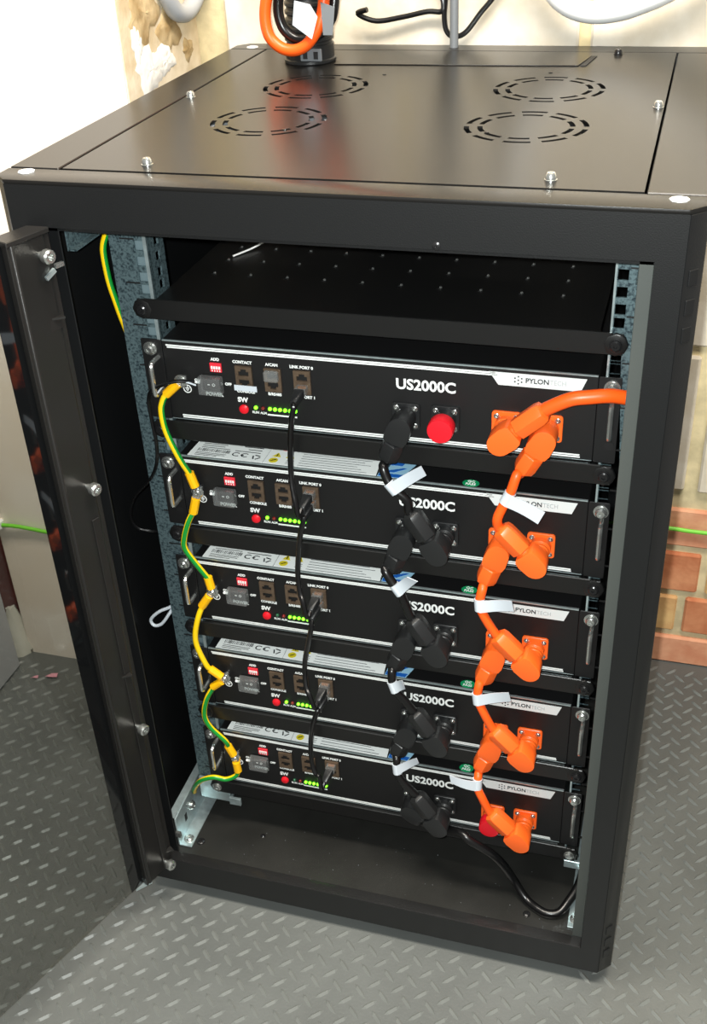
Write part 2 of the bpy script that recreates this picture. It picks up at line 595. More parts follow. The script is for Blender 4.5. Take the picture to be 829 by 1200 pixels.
# top: front, side and back bars round a lid panel, with open joints between them
tb = MB().prism([(-286, 0), (286, 0), (300, 14), (300, 34), (-300, 34), (-300, 14)], (0, 0, 0), (1, 0, 0), (0, 1, 0), (0, 0, 1), 902.5, H)
tb.build('top_front_bar', K['lid'], cab, bevel=1.6, seg=2)
for s in (-1, 1):
    MB().box(min(s * 252, s * 300), max(s * 252, s * 300), 36.5, 566, 903, H).build('top_side_bar', K['lid'], cab, bevel=0.8)
MB().prism([(-300, 568), (300, 568), (300, 589), (286, D), (-286, D), (-300, 589)], (0, 0, 0), (1, 0, 0), (0, 1, 0), (0, 0, 1), 903, H).build('top_back_bar', K['lid'], cab, bevel=0.8)
FANS = [(-121, 218), (-121, 368), (131, 222), (131, 375)]
slots = []
for fx, fy in FANS:
    for r0, r1, off in ((52.5, 57.5, 0.0), (40, 45, 0.0)):
        for k in range(10):
            a0 = math.radians(k * 36 + off + 5)
            a1 = math.radians(k * 36 + off + 31)
            ring = [(fx + r1 * math.cos(a0 + (a1 - a0) * q / 5), fy + r1 * math.sin(a0 + (a1 - a0) * q / 5)) for q in range(6)]
            ring += [(fx + r0 * math.cos(a1 + (a0 - a1) * q / 5), fy + r0 * math.sin(a1 + (a0 - a1) * q / 5)) for q in range(6)]
            slots.append(ring)
slots.append(circ(-170, 500, 27, 20))
me = flat_mesh(rect(-248.5, 250, 37.5, 566), slots, 2.0)
lid = MB().mesh(me, lambda c: (c.x, c.y, c.z + H - 1.0)).build('lid_panel', K['lid'], cab)
lid['label'] = 'satin black lid panel with four rings of fan slots'
for fx, fy in FANS:                                       # the fans under the slots
    f = MB()
    f.mesh(flat_mesh(rrect(fx - 60, fx + 60, fy - 60, fy + 60, 8), [circ(fx, fy, 56, 24)], 25), lambda c: (c.x, c.y, c.z + H - 17))
    f.lathe([(18, -28), (20, -6), (18, -5)], (fx, fy, H), (0, 0, 1), 16)
    for k in range(7):
        a = k * 2 * math.pi / 7
        f.bar((fx + 18 * math.cos(a), fy + 18 * math.sin(a), H - 16), (fx + 54 * math.cos(a + .3), fy + 54 * math.sin(a + .3), H - 16), 20, 1.5, (math.sin(a) * .6, -math.cos(a) * .6, .8))
    f.build('fan', K['greypvc'] if fx < 0 and fy < 300 else K['bplastic'], cab)
# cable slot cover at the back of the lid
MB().prism([(-140, 476), (152, 486), (160, 540), (-132, 530)][0:0] or [(-134, 478), (148, 486), (157, 540), (-140, 533)], (0, 0, 0), (1, 0, 0), (0, 1, 0), (0, 0, 1), H, H + 1.2).build('slot_cover', K['lid'], cab, bevel=0.4)
MB().prism([(150, 487), (156, 487), (163, 540), (157.5, 540)], (0, 0, 0), (1, 0, 0), (0, 1, 0), (0, 0, 1), H + .1, H + 0.9).build('slot_gap', K['dark'], cab)
def screw(mb, o, ax, r=5.0, h=4.0, slot=True):
    o, ax = Vector(o), Vector(ax).normalized()
    mb.lathe([(r * 1.15, 0), (r * 1.15, .8), (r, 1.0), (r * .96, h * .7), (r * .7, h), (r * .32, h), (r * .28, h - 1.2)], o, ax, 14)
for x, y in ((-176, 58), (-241.7, 306.4), (176, 59), (244.8, 305.4), (185.6, 553.5)):
    q = MB()
    screw(q, (x, y, H), (0, 0, 1), 4.6, 6)
    q.build('lid_screw', K['steel'] if y < 500 else K['blackscrew'], cab)
for x, y in ((-276.4, 24.1), (276.6, 22.3), (-273.7, 578)):
    MB().lathe([(7.5, 0), (7.5, .6), (5, 1.2)], (x, y, H), (0, 0, 1), 8).build('corner_plug', K['pvcwhite'], cab)
for x, y in ((-93, 186), (99, 196), (-60, 430), (122, 452)):
    MB().lathe([(2.2, 0), (2.2, .7), (1.2, 1.0)], (x, y, H), (0, 0, 1), 8).build('rivet', K['blackscrew'], cab)
# sides, back, bottom
for s in (-1, 1):
    MB().box(min(s * 297, s * 299.5), max(s * 297, s * 299.5), 40.5, 588, 4, 902).build('side_panel', K['powder'], cab)
    MB().prism([(300, 589), (286, D), (284, D - 3), (297.5, 588)], (0, 0, 0), (s, 0, 0), (0, 1, 0), (0, 0, 1), 0, 903).build('rear_post', K['powder'], cab)
MB().box(-285, 285, D - 3, D, 4, 902).build('back_panel', K['inner'], cab)
MB().box(-297, 297, 17, 599, 17, 20).build('bottom_panel', K['dusty'], cab)
for x, y, r in ((-237, 51, 5), (-160, 80, 3), (195, 45, 4), (60, 140, 3)):
    q = MB()
    screw(q, (x, y, 20), (0, 0, 1), r, 2.2)
    q.build('floor_screw', K['blackscrew'], cab)
dq = MB()
for k in range(55):
    x, y, r = random.uniform(-230, 225), random.uniform(20, 110), random.uniform(.25, .65)
    dq.lathe([(r, 0), (r * .5, r * .8)], (x, y, 20), (0, 0, 1), 5)
dq.build('dust_crumbs', K['greypvc'], cab)['kind'] = 'stuff'
# pressed vent notches on the right chamfer, three high and three low
for z in (853, 829, 806, 73, 52, 31):
    c = Vector((293, 7, z))
    MB().bar(c + Vector((-3.2, -3.2, 0)), c + Vector((3.2, 3.2, 0)), 1.6, 13, (0, 0, 1)).build('vent_notch', K['powder'], cab, bevel=0.5)
# black screw in the top of the opening
q = MB()
screw(q, (96, 0, 869), (0, -1, 0), 3, 1.5)
q.build('frame_screw', K['blackscrew'], cab)

# mounting rails: flange with square holes, folded return, unit marks
def rail(side):
    xi, xo, xh = (-211.5, -250, -218.5) if side < 0 else (231, 290, 237)
    if side > 0:
        xi = 230.5
    holes = []
    z = 830.0
    k = 0
    zz = 74.15
    while zz < 826:
        for dz in (0.0, 15.9, 31.75):
            c = zz + dz
            if c < 826:
                holes.append(rect(xh - 4.8, xh + 4.8, c - 4.8, c + 4.8))
        zz += 44.45
    mb = MB()
    me = flat_mesh(rect(min(xi, xo), max(xi, xo), 66 if side > 0 else 62, 846), holes, 2)
    mb.mesh(me, lambda c: (c.x, c.z + 99.5, c.y))
    if side < 0:
        mb.box(xi - 0.5, xi + 2.5, 96.5, 101, 62, 846)
    # return flange into the depth, with its own holes
    hs = [rect(112, 121, h[0][1], h[2][1]) for h in holes]
    me = flat_mesh(rect(100, 132 if side < 0 else 104, 62, 846), hs if side < 0 else [], 2)
    xr = xi + 1.5 if side < 0 else xi + 1
    mb.mesh(me, lambda c: (xr + c.z, c.x, c.y))
    xs = xo
    mb.box(min(xs, xs + 2), max(xs, xs + 2), 99, 150, 62, 846)
    r_ = mb.build('mounting_rail', K['galv'], cab)
    if side < 0:
        MB().box(-228, -212, 103, 105, 64, 844).build('cage_strip', K['dullsteel'], r_)
    sl = MB()
    z = 67.95
    while z < 840:
        if side < 0:
            sl.box(-238, -223, 97.9, 99.4, z - .7, z + .7)
        else:
            sl.box(243, 250, 97.9, 99.4, z - .7, z + .7)
        z += 44.45
    sl.build('unit_mark', K['dark'], r_)
    if side < 0:
        MB().box(xi - 1, xi + 2.5, 95.5, 97, 64, 844).build('bright_fold', K['zinc'], r_)
    else:
        MB().box(xi - .3, xi + 1.6, 95.5, 98.5, 70, 844).build('bright_fold', K['zinc'], r_)
rail(-1)
rail(1)
# zinc side rails along the depth, bottom and top, both sides
for s in (-1, 1):
    mb = MB()
    mb.box(min(s * 244.5, s * 262), max(s * 244.5, s * 262), 38, 560, 20.5, 22.5)
    mb.prism([(38, 22), (560, 22), (560, 74), (100, 74), (38, 70)], (s * 262, 0, 0), (0, 1, 0), (0, 0, 1), (1, 0, 0), -1, 1)
    mb.box(min(s * 262, s * 272), max(s * 262, s * 272), 38, 560, 71, 73)
    r_ = mb.build('base_rail', K['zinc'], cab, bevel=0.5)
    for y, x, z, ax in ((50, s * 253, 22.5, (0, 0, 1)), (84, s * 261, 48, (-s, 0, 0))):
        q = MB()
        screw(q, (x, y, z), ax, 6, 4)
        q.build('rail_screw', K['steel'], r_)
    MB().box(s * 262 - 1.4, s * 262 + 1.4, 62, 68, 40, 52).build('rail_slot', K['dark'], r_)
    mb = MB()
    mb.prism([(38, 831), (560, 831), (560, 868), (38, 868)], (s * 258, 0, 0), (0, 1, 0), (0, 0, 1), (1, 0, 0), -1, 1)
    mb.box(min(s * 250, s * 258), max(s * 250, s * 258), 38, 560, 831, 832.5)
    mb.build('top_rail', K['galv'], cab)
# zinc foot of the left mounting rail
ft = MB().box(-248, -206, 92, 96, 62, 96).box(-248, -206, 92, 130, 60, 63).box(-206, -190, 88, 92, 60, 72)
ft.build('rail_foot', K['zinc'], cab, bevel=0.5)
MB().box(231, 262, 92, 96, 62, 74).build('rail_foot', K['zinc'], cab, bevel=0.5)

# ------------------------------------------------------------------ glass door, swung open to the left
DD = Vector((-0.345, -0.9386, 0))
DN = Vector((0.9386, -0.345, 0))
HP = Vector((-250, 0, 0))
def dp(s, t, z):
    return HP + DD * s + DN * t + Vector((0, 0, z))
st = MB()
prof = [(0, -20), (0, -2), (5, -2), (8, 0), (40, 0), (41, 1.5), (43.5, 1.5), (44, 0.3), (45.5, 0.3), (46, 1.2), (48, 1.2), (48, -3), (46, -10), (46, -20)]
st.prism(prof, HP, DD, DN, (0, 0, 1), 40, 864)
door = st.build('door', K['doorpaint'], cab, bevel=0.3)
door['label'] = 'open cabinet door, tinted glass between black steel edge strips'
MB().prism([(0, -21), (0, 0.6), (48, 1.8), (48, -21)], HP, DD, DN, (0, 0, 1), 862, 867).build('stile_cap', K['doorpaint'], door, bevel=0.8)
MB().prism([(455, -20), (455, 0), (503, 0), (503, -20)], HP, DD, DN, (0, 0, 1), 40, 864).build('free_edge_strip', K['powder'], door, bevel=0.8)
MB().prism([(44, -12), (44, -8), (470, -8), (470, -12)], HP, DD, DN, (0, 0, 1), 40, 864).build('glass_pane', K['glass'], door, smooth_angle=0)
MB().prism([(46, -7.9), (46, -7.5), (67, -7.5), (67, -7.9)], HP, DD, DN, (0, 0, 1), 40.5, 863.5).build('glass_border', K['border'], door, smooth_angle=0)
MB().prism([(40, -7), (40, 0.5), (60, -7.4)], HP, DD, DN, (0, 0, 1), 36, 39.6).build('glass_clip', K['zinc'], door)
for z in (846, 608, 284, 51):
    q = MB()
    o = dp(14, -0.5, z)
    q.lathe([(3.2, 0), (3.2, 7), (6.4, 7), (6.8, 8), (6.6, 13), (5.2, 14.5), (3.0, 14.5), (2.6, 11)], o, DN, 12)
    q.build('standoff_bolt', K['steel'], door)
MB().bar(dp(2, 1.5, 832), dp(-7, 1.5, 832), 3, 4).build('hinge_pin', K['steel'], door)
MB().bar(dp(14, 1, 824), dp(3, 1, 829), 3, 4).build('hinge_latch', K['zinc'], door)
for z, s in ((786, 11), (363, 17), (66, 8)):
    mb = MB().prism([(s - 7, -1), (s + 6, -1), (s - 5, 7)], HP + Vector((0, 0, z)), DD, DN, (0, 0, 1), -1, 1)
    mb.prism([(s - 7, 0.1), (s + 8, 0.1), (s - 7, 0.5)], HP + Vector((0, 0, z - 6)), DD, DN, (0, 0, 1), -5, 5)
    mb.build('notch', K['doorpaint'], door)
for z0, z1 in ((365, 570), (42, 360)):
    MB().prism([(9, -0.5), (9, 1.3), (18, 1.3), (18, -0.5)], HP, DD, DN, (0, 0, 1), z0, z1).build('hinge_flap', K['doorpaint'], door, bevel=0.5)
MB().box(-252, -246, 18, 22, 62, 70).build('lower_hinge', K['steel'], door)

# ------------------------------------------------------------------ rack shelves (one empty above, one under every module)
Z1, PITCH_Z, YU, XC = 722.5, 133.35, 95.5, 7.5
shelf_labels = ['empty perforated black shelf above the topmost battery module',
                'black shelf bar directly under the topmost battery module with the red socket cap',
                'black shelf bar under the second battery module from the top',
                'black shelf bar under the middle battery module of the five',
                'black shelf bar under the fourth battery module from the top',
                'black shelf bar under the lowest battery module, with silver end screws']
def shelf(i):
    zt = Z1 + 43 - i * PITCH_Z + (1 if i == 0 else 0)
    sh = thing('rack_shelf', shelf_labels[i], 'shelf', (XC, 95, zt - 22), 'rack shelves')
    mb = MB()
    mb.box(-219, 233, 90, 92.5, zt - 21, zt)
    mb.box(-226, -219, 90, 93.5, zt - 19, zt - 1).box(233, 243, 90, 93.5, zt - 21, zt - 1)
    mb.lathe([(10.5, -3), (10.5, 0), (9.5, .8)], (-221, 90.2, zt - 11), (0, -1, 0), 8)
    mb.lathe([(11, -3), (11, 0), (10, .8)], (236.5, 90.2, zt - 11), (0, -1, 0), 8)
    mb.build('front_bar', K['shelf'], sh, bevel=0.7)
    hl = []
    for r in range(6):
        for c in range(10):
            x, y = -175 + c * 39.4, 165 + r * 38.5
            hl.append(circ(x, y, 2.6, 6))
    me = flat_mesh(rect(-205, 222, 92.5, 420), hl if i == 0 else [], 1.5)
    MB().mesh(me, lambda c: (c.x, c.y, c.z + zt - (0.9 if i == 0 else 1.2))).build('tray', K['shelf'], sh)
    if i == 0:
        tb_ = MB()  # steel bumps added to imitate light glints at the tray holes
        for r in range(6):
            for c in range(10):
                tb_.lathe([(1.5, 0), (1.3, 1.4), (.5, 1.6)], (-175 + c * 39.4 + .8, 168 + r * 38.5, zt - .2), (0, 0, 1), 6)
        tb_.build('hole_glints', K['steel'], sh)['kind'] = 'stuff'
    for x in (-221, 236.5):
        q = MB()
        screw(q, (x, 89.3, zt - 11), (0, -1, 0), 5.5, 3.5)
        q.build('shelf_screw', K['steel'] if i == 5 else K['blackscrew'], sh)
for i in range(6):
    shelf(i)
zt_ = MB().tube([(-150, 250, 772), (-160, 235, 769), (-172, 214, 768)], 1.0, 6, 4).build('cable_tie_tail', K['pvcwhite'], None, org=(-160, 235, 767))
tag_thing(zt_, 'short thin pale cable tie tail lying on the empty top shelf', 'cable tie')

# ------------------------------------------------------------------ battery modules
mod_labels = ['topmost black battery module, the only one with a red cap on its black sockets',
              'second battery module from the top, its model name partly hidden by a black plug',
              'middle black battery module of the stack of five',
              'fourth battery module from the top, its left model letter covered by cable',
              'lowest black battery module, a red cap on its left orange socket']
def wz(r):
    return Z1 + r

def lettering(parent, items, name='lettering', m_=None, yy=YU):
    for body, size, x, r, al, bold in items:
        me = text_mesh(body, size, al, bold)
        MB().mesh(me, lambda c: (x + c.x, yy - 0.25 - c.z, wz(r) + c.y)).build(name, m_ or K['white'], parent, smooth_angle=0)

def socket(parent, x, r, m_, bore):
    mb = MB()
    mb.prism(rrect(x - 14, x + 14, wz(r) - 14, wz(r) + 14, 3), (0, 0, 0), (1, 0, 0), (0, 0, 1), (0, -1, 0), -YU - 0.0, -YU + 3.2)
    mb.lathe([(10.8, 0), (10.8, 8), (9, 8), (8.6, 1.5)], (x, YU - 3, wz(r)), (0, -1, 0), 18)
    p = mb.build('power_socket', m_, parent, bevel=0.5)
    for dx in (-9.2, 9.2):
        for dz in (-9.2, 9.2):
            q = MB()
            screw(q, (x + dx, YU - 3.2, wz(r) + dz), (0, -1, 0), 2.5, 1.9)
            q.build('socket_screw', K['steel'], p)
    return p

def port_block(parent, x, r, wide=17.5):
    x0, x1 = x - wide / 2, x + wide / 2
    hu = [(x - 5.5, wz(r) + 2), (x + 5.5, wz(r) + 2), (x + 5.5, wz(r) + 7), (x + 3, wz(r) + 7), (x + 3, wz(r) + 9.5), (x - 3, wz(r) + 9.5), (x - 3, wz(r) + 7), (x - 5.5, wz(r) + 7)]
    hd = [(a, 2 * wz(r) - b) for a, b in hu][::-1]
    me = flat_mesh(rect(x0, x1, wz(r) - 12.5, wz(r) + 12.5), [hu, hd], 2.5)
    p = MB().mesh(me, lambda c: (c.x, YU - 1.25 + c.z, c.y)).build('port_block', K['shield'], parent)
    MB().box(x - 7, x + 7, YU - .4, YU - .1, wz(r) - 11, wz(r) + 11).build('port_well', K['dark'], p)
    return p

def make_module():
    t = thing('battery_module', mod_labels[0], 'battery', (XC, YU, Z1 - 90), 'rack battery modules')
    MB().box(-208.5, 224.5, YU + 2, YU + 400, wz(-89), wz(-1)).build('case', K['panel'], t, bevel=0.8)
    fp = MB().box(-208, 224, YU, YU + 2, wz(-89), wz(-.8))
    fp.build('front_panel', K['panel'], t, bevel=0.4)
    MB().box(-207.5, 223.5, YU - .2, YU + 1.5, wz(-1.9), wz(-.6)).build('bright_top_edge', K['zinc'], t)
    MB().box(-207.5, 223.5, YU - .2, YU + 1.5, wz(-89.4), wz(-88.8)).build('bright_bottom_edge', K['zinc'], t)
    sp = MB()
    for z0, z1, x0, x1 in ((-7.0, -5.4, -204, 130), (-9.0, -7.6, -203, 132), (-85.0, -83.6, -196, 212), (-87.2, -85.8, -195.5, 212.5)):
        sp.box(x0, x1, YU - .35, YU, wz(z0), wz(z1))
    sp.build('stripes', K['white'], t)
    lp = MB().prism([(124, wz(-5.0)), (214, wz(-5.0)), (209, wz(-18)), (133, wz(-18))], (0, 0, 0), (1, 0, 0), (0, 0, 1), (0, -1, 0), -YU, -YU + .35)
    lp = lp.build('logo_plate', K['plateprint'], t)
    lg = MB()
    for k in range(6):
        a = math.radians(60 * k + 30)
        lg.prism(circ(151.5 + 3.6 * math.cos(a), wz(-11.6) + 3.6 * math.sin(a), 0.85, 6), (0, 0, 0), (1, 0, 0), (0, 0, 1), (0, -1, 0), -YU + .2, -YU + .6)
    lg.prism(circ(151.5, wz(-11.6), 0.85, 6), (0, 0, 0), (1, 0, 0), (0, 0, 1), (0, -1, 0), -YU + .2, -YU + .6)
    me = text_mesh('PYLON', 7.0, 'LEFT', 0.12)
    lg.mesh(me, lambda c: (158 + c.x * .98, YU - .55 - c.z, wz(-11.6) + c.y))
    w1 = max(v.co.x for v in me.vertices) * .98
    lg.build('logo_print', K['black_print'], lp, smooth_angle=0)
    me = text_mesh('TECH', 7.0, 'LEFT', 0.0)
    MB().mesh(me, lambda c: (158.8 + w1 + c.x * .86, YU - .55 - c.z, wz(-11.6) + c.y)).build('logo_print', K['grey_print'], lp, smooth_angle=0)
    lettering(t, [('US2000C', 15.2, 63.5, -26.6, 'CENTER', 0.42)], 'model_name')
    lettering(t, [('ADD', 4.2, -152, -17.6, 'CENTER', .18), ('CONTACT', 4.2, -123, -18.2, 'CENTER', .16), ('A/CAN', 4.2, -92, -18.2, 'CENTER', .16),
                  ('LINK PORT 0', 4.2, -61, -18.2, 'CENTER', .16), ('CONSOLE', 4.2, -122, -50.4, 'CENTER', .16), ('B/RS485', 4.2, -91, -50.4, 'CENTER', .16),
                  ('LINK PORT 1', 4.2, -60.5, -50.4, 'CENTER', .16), ('POWER', 5.4, -157, -57.0, 'CENTER', .22), ('SW', 7.2, -126.5, -60.2, 'CENTER', .3),
                  ('RUN', 3.6, -113.6, -73.0, 'CENTER', .1), ('ALM', 3.6, -105.2, -73.0, 'CENTER', .1), ('ON', 4.0, -174, -42.5, 'CENTER', .15), ('OFF', 4.0, -140.5, -44, 'CENTER', .15)], 'port_name')
    MB().box(-101, -69.5, YU - .35, YU, wz(-75), wz(-73.4)).build('level_underline', K['white'], t)
    gs = MB()
    gs.mesh(flat_mesh(circ(-186.5, wz(-53.5), 4.6, 18), [circ(-186.5, wz(-53.5), 3.7, 18)], .4), lambda c: (c.x, YU - .2 - c.z, c.y))
    for zz, w in ((-52.6, 2.4), (-54.0, 1.6), (-55.4, .8)):
        gs.box(-186.5 - w, -186.5 + w, YU - .4, YU, wz(zz) - .35, wz(zz) + .35)
    gs.box(-186.9, -186.1, YU - .4, YU, wz(-52.6), wz(-50.4))
    gs.build('earth_symbol', K['white'], t)
    # DIP switch
    ds = MB().box(-158, -145.5, YU - 2, YU, wz(-31), wz(-21)).build('dip_switch', K['dip'], t, bevel=.4)
    q = MB()
    for k in range(4):
        q.box(-156.3 + k * 2.7, -154.4 + k * 2.7, YU - 2.8, YU - 1.8, wz(-27.2), wz(-24.2))
        q.box(-155.9 + k * 2.7, -154.8 + k * 2.7, YU - 2.2, YU - 1.8, wz(-30), wz(-28.6))
    q.build('dip_levers', K['white'], ds)
    # power switch under its clear cover
    ps = MB().box(-168.5, -146.5, YU - 2.5, YU, wz(-53), wz(-35)).box(-164, -151, YU - 5, YU - 2, wz(-49.5), wz(-38.5)).build('power_switch', K['bplastic'], t, bevel=.8)
    lettering(ps, [('O', 4.5, -154.5, -44, 'CENTER', 0)], 'switch_print', K['white'], YU - 5)
    MB().box(-161, -158.5, YU - 5.5, YU - 4.9, wz(-44.3), wz(-43.5)).build('switch_print', K['white'], ps)
    MB().box(-170, -145, YU - 11, YU - 1, wz(-54), wz(-34.5)).build('switch_cover', K['clear'], ps, bevel=2.2, seg=2)
    MB().lathe([(1.6, 0), (1.6, 5)], (-174, YU - 6, wz(-41.5)), (1, 0, 0), 8).build('cover_pin', K['white'], ps)
    # ports
    port_block(t, -122, -34.3)
    port_block(t, -91.3, -34.3)
    port_block(t, -60.6, -34.0)
    MB().lathe([(5, 0), (5, 1.5), (4.3, 2), (4.2, 3), (3.4, 3.5)], (-126, YU, wz(-70.3)), (0, -1, 0), 16).build('start_button', K['red'], t)
    # ears with handles
    for s, xa, xb, xs, xh in ((-1, -231, -208.5, -221.3, -214), (1, 224.5, 245.0, 236.8, 238.5)):
        ear = MB().prism(rrect(xa, xb, wz(-90), wz(-1), 1.5), (0, 0, 0), (1, 0, 0), (0, 0, 1), (0, -1, 0), -YU - 1.5, -YU + .8).build('ear', K['panel'], t, bevel=.3)
        q = MB()
        q.lathe([(7.4, 0), (7.4, 1.0), (5.2, 1.2)], (xs, YU - .8, wz(-11)), (0, -1, 0), 16)
        screw(q, (xs, YU - 1.8, wz(-11)), (0, -1, 0), 5.6, 5)
        q.build('ear_screw', K['steel'], ear)
        hz0, hz1 = wz(-20), wz(-56)
        yb = YU - 19
        MB().tube([(xh, YU, hz0), (xh, YU - 6, hz0), (xh, yb + 4, hz0), (xh, yb, hz0 - 4), (xh, yb, (hz0 + hz1) / 2), (xh, yb, hz1 + 4), (xh, yb + 4, hz1), (xh, YU - 6, hz1), (xh, YU, hz1)], 2.6, 8, 3).build('handle', K['steel'], ear)
        MB().lathe([(4.6, 0), (4.6, .4)], (xs + (6 if s < 0 else 1.5), YU - .8, wz(-71)), (0, -1, 0), 14).build('ear_hole', K['dark'], ear)
    # sockets
    socket(t, 44, -59.5, K['bplastic'], 9)
    socket(t, 83, -59, K['bplastic'], 9)
    socket(t, 142, -58.5, K['orange'], 9)
    socket(t, 181, -58, K['orange'], 9)
    # stickers on the lid of the case, along the front edge
    zt = wz(-1)
    stk = MB().prism([(-199, YU + 2.5), (-114, YU + 2.5), (-114, YU + 46), (-197, YU + 46)], (0, 0, 0), (1, 0, 0), (0, 1, 0), (0, 0, 1), zt, zt + .4).build('rating_sticker', K['sticker'], t)
    pr = MB()
    rnd = random.Random(4)
    for k in range(6):
        pr.box(-190, -190 + rnd.uniform(24, 46), YU + 41 - k * 4.0, YU + 42 - k * 4.0, zt + .3, zt + .5)
    for k in range(22):
        pr.box(-192 + k * 1.7, -192 + k * 1.7 + rnd.choice((.5, .8, 1.1)), YU + 13, YU + 19, zt + .3, zt + .5)
    for k in range(3):
        pr.box(-192, -192 + rnd.uniform(24, 40), YU + 4.5 + k * 2.6, YU + 5.3 + k * 2.6, zt + .3, zt + .5)
    for k in range(5):
        pr.box(-122 - rnd.uniform(14, 30), -122, YU + 40 - k * 5, YU + 41.2 - k * 5, zt + .3, zt + .5)
    for x in (-148, -138):
        me = text_mesh('C', 11, 'CENTER', .1)
        pr.mesh(me, lambda c: (x + c.x * 1.1, YU + 13 + c.y, zt + .4 + c.z))
    pr.box(-142, -138.5, YU + 12.2, YU + 13.8, zt + .3, zt + .5)
    for k in range(3):
        a = math.radians(120 * k + 30)
        b = math.radians(120 * k + 120)
        pr.bar((-124 + 4.6 * math.cos(a), YU + 12 + 4.6 * math.sin(a), zt + .4), (-124 + 4.6 * math.cos(b), YU + 12 + 4.6 * math.sin(b), zt + .4), 1.6, .3)
    pr.build('sticker_print', K['black_print'], stk)
    st2 = MB().prism([(-113.5, YU + 2.5), (10, YU + 2.5), (6, YU + 46), (-113.5, YU + 46)], (0, 0, 0), (1, 0, 0), (0, 1, 0), (0, 0, 1), zt, zt + .4).build('warning_sticker', K['sticker'], t)
    pr = MB()
    for k in range(8):
        pr.box(-76, rnd.uniform(-20, 2), YU + 5 + k * 4.6, YU + 5.9 + k * 4.6, zt + .3, zt + .5)
    for k in range(3):
        pr.box(-90, -82, YU + 6 + k * 3, YU + 6.8 + k * 3, zt + .3, zt + .5)
    pr.build('sticker_print', K['greypvc'], st2)
    wr = MB()
    for x in (-103, -88):
        wr.add([(x - 5, YU + 17, zt + .55), (x + 5, YU + 17, zt + .55), (x, YU + 26, zt + .55)], [(0, 1, 2)])
    wr.prism(circ(-104, YU + 10, 5, 16), (0, 0, 0), (1, 0, 0), (0, 1, 0), (0, 0, 1), zt + .3, zt + .55)
    wr.build('warning_print', K['warn'], st2)
    wk = MB()
    for x in (-103, -88):
        wk.bar((x, YU + 18.5, zt + .6), (x, YU + 23.5, zt + .6), 1.1, .3)
    wk.bar((-106.5, YU + 8.5, zt + .6), (-101.5, YU + 11.8, zt + .6), 1.2, .3)
    wk.build('warning_print', K['black_print'], st2)
    rr = MB()
    rr.mesh(flat_mesh(circ(-98, YU + 36, 5, 16), [circ(-98, YU + 36, 4, 16)], .3), lambda c: (c.x, c.y, zt + .5 + c.z))
    rr.build('warning_print', K['red'], st2)
    bs = MB().prism([(11, YU + 2.5), (36, YU + 2.5), (48, YU + 40), (14, YU + 40)], (0, 0, 0), (1, 0, 0), (0, 1, 0), (0, 0, 1), zt, zt + .4).build('blue_sticker', K['paleblue'], t)
    pr = MB()
    pr.prism([(12, YU + 3), (35, YU + 3), (37, YU + 9), (12, YU + 9)], (0, 0, 0), (1, 0, 0), (0, 1, 0), (0, 0, 1), zt + .3, zt + .55)
    pr.prism([(14, YU + 12), (26, YU + 12), (38, YU + 22), (34, YU + 22)], (0, 0, 0), (1, 0, 0), (0, 1, 0), (0, 0, 1), zt + .3, zt + .55)
    pr.prism([(16, YU + 26), (32, YU + 26), (34, YU + 34), (20, YU + 34)], (0, 0, 0), (1, 0, 0), (0, 1, 0), (0, 0, 1), zt + .3, zt + .55)
    pr.build('sticker_print', K['blue'], bs)
    gr = MB().prism([(107 + 8.5 * math.cos(2 * math.pi * k / 24), YU + 8.5 + 6.5 * math.sin(2 * math.pi * k / 24)) for k in range(24)], (0, 0, 0), (1, 0, 0), (0, 1, 0), (0, 0, 1), zt, zt + .4).build('green_sticker', K['green'], t)
    mb = MB()
    for body, dy in (('QC', 2.6), ('PASS', -2.4)):
        me = text_mesh(body, 5, 'CENTER', .1)
        mb.mesh(me, lambda c: (107 + c.x, YU + 8.5 + dy + c.y, zt + .6 + c.z))
    mb.build('sticker_print', K['white'], gr, smooth_angle=0)
    return t

mod0 = make_module()
mods = [mod0]
for i in range(1, 5):
    c = copy_tree(mod0)
    c.location = Vector((XC, YU, Z1 - 90 - i * PITCH_Z)) * S
    c['label'] = mod_labels[i]
    ORG[c.name] = Vector((XC, YU, Z1 - 90 - i * PITCH_Z))
    mods.append(c)
# the topmost module shows no stickers on its top
for ch in list(mod0.children):
    if 'sticker' in ch.name:
        for g in list(ch.children):
            bpy.data.objects.remove(g)
        bpy.data.objects.remove(ch)
# status lights: which ones are lit differs from module to module
run_on = [True, True, False, True, False]
for i, t in enumerate(mods):
    z = Z1 - i * PITCH_Z - 67.4
    def led(x, m_):
        MB().lathe([(2.0, 0), (2.0, 1), (1.6, 2.0), (.8, 2.6)], (x, YU, z), (0, -1, 0), 10).build('status_light', m_, t)
    led(-113, K['led_on'] if run_on[i] else K['led_off'])
    led(-105.3, K['led_red'])
    for k in range(6):
        led(-97.8 + k * 5.4, K['led_on'])

# ------------------------------------------------------------------ plugs and cables
def module_z(i):
    return Z1 - i * PITCH_Z

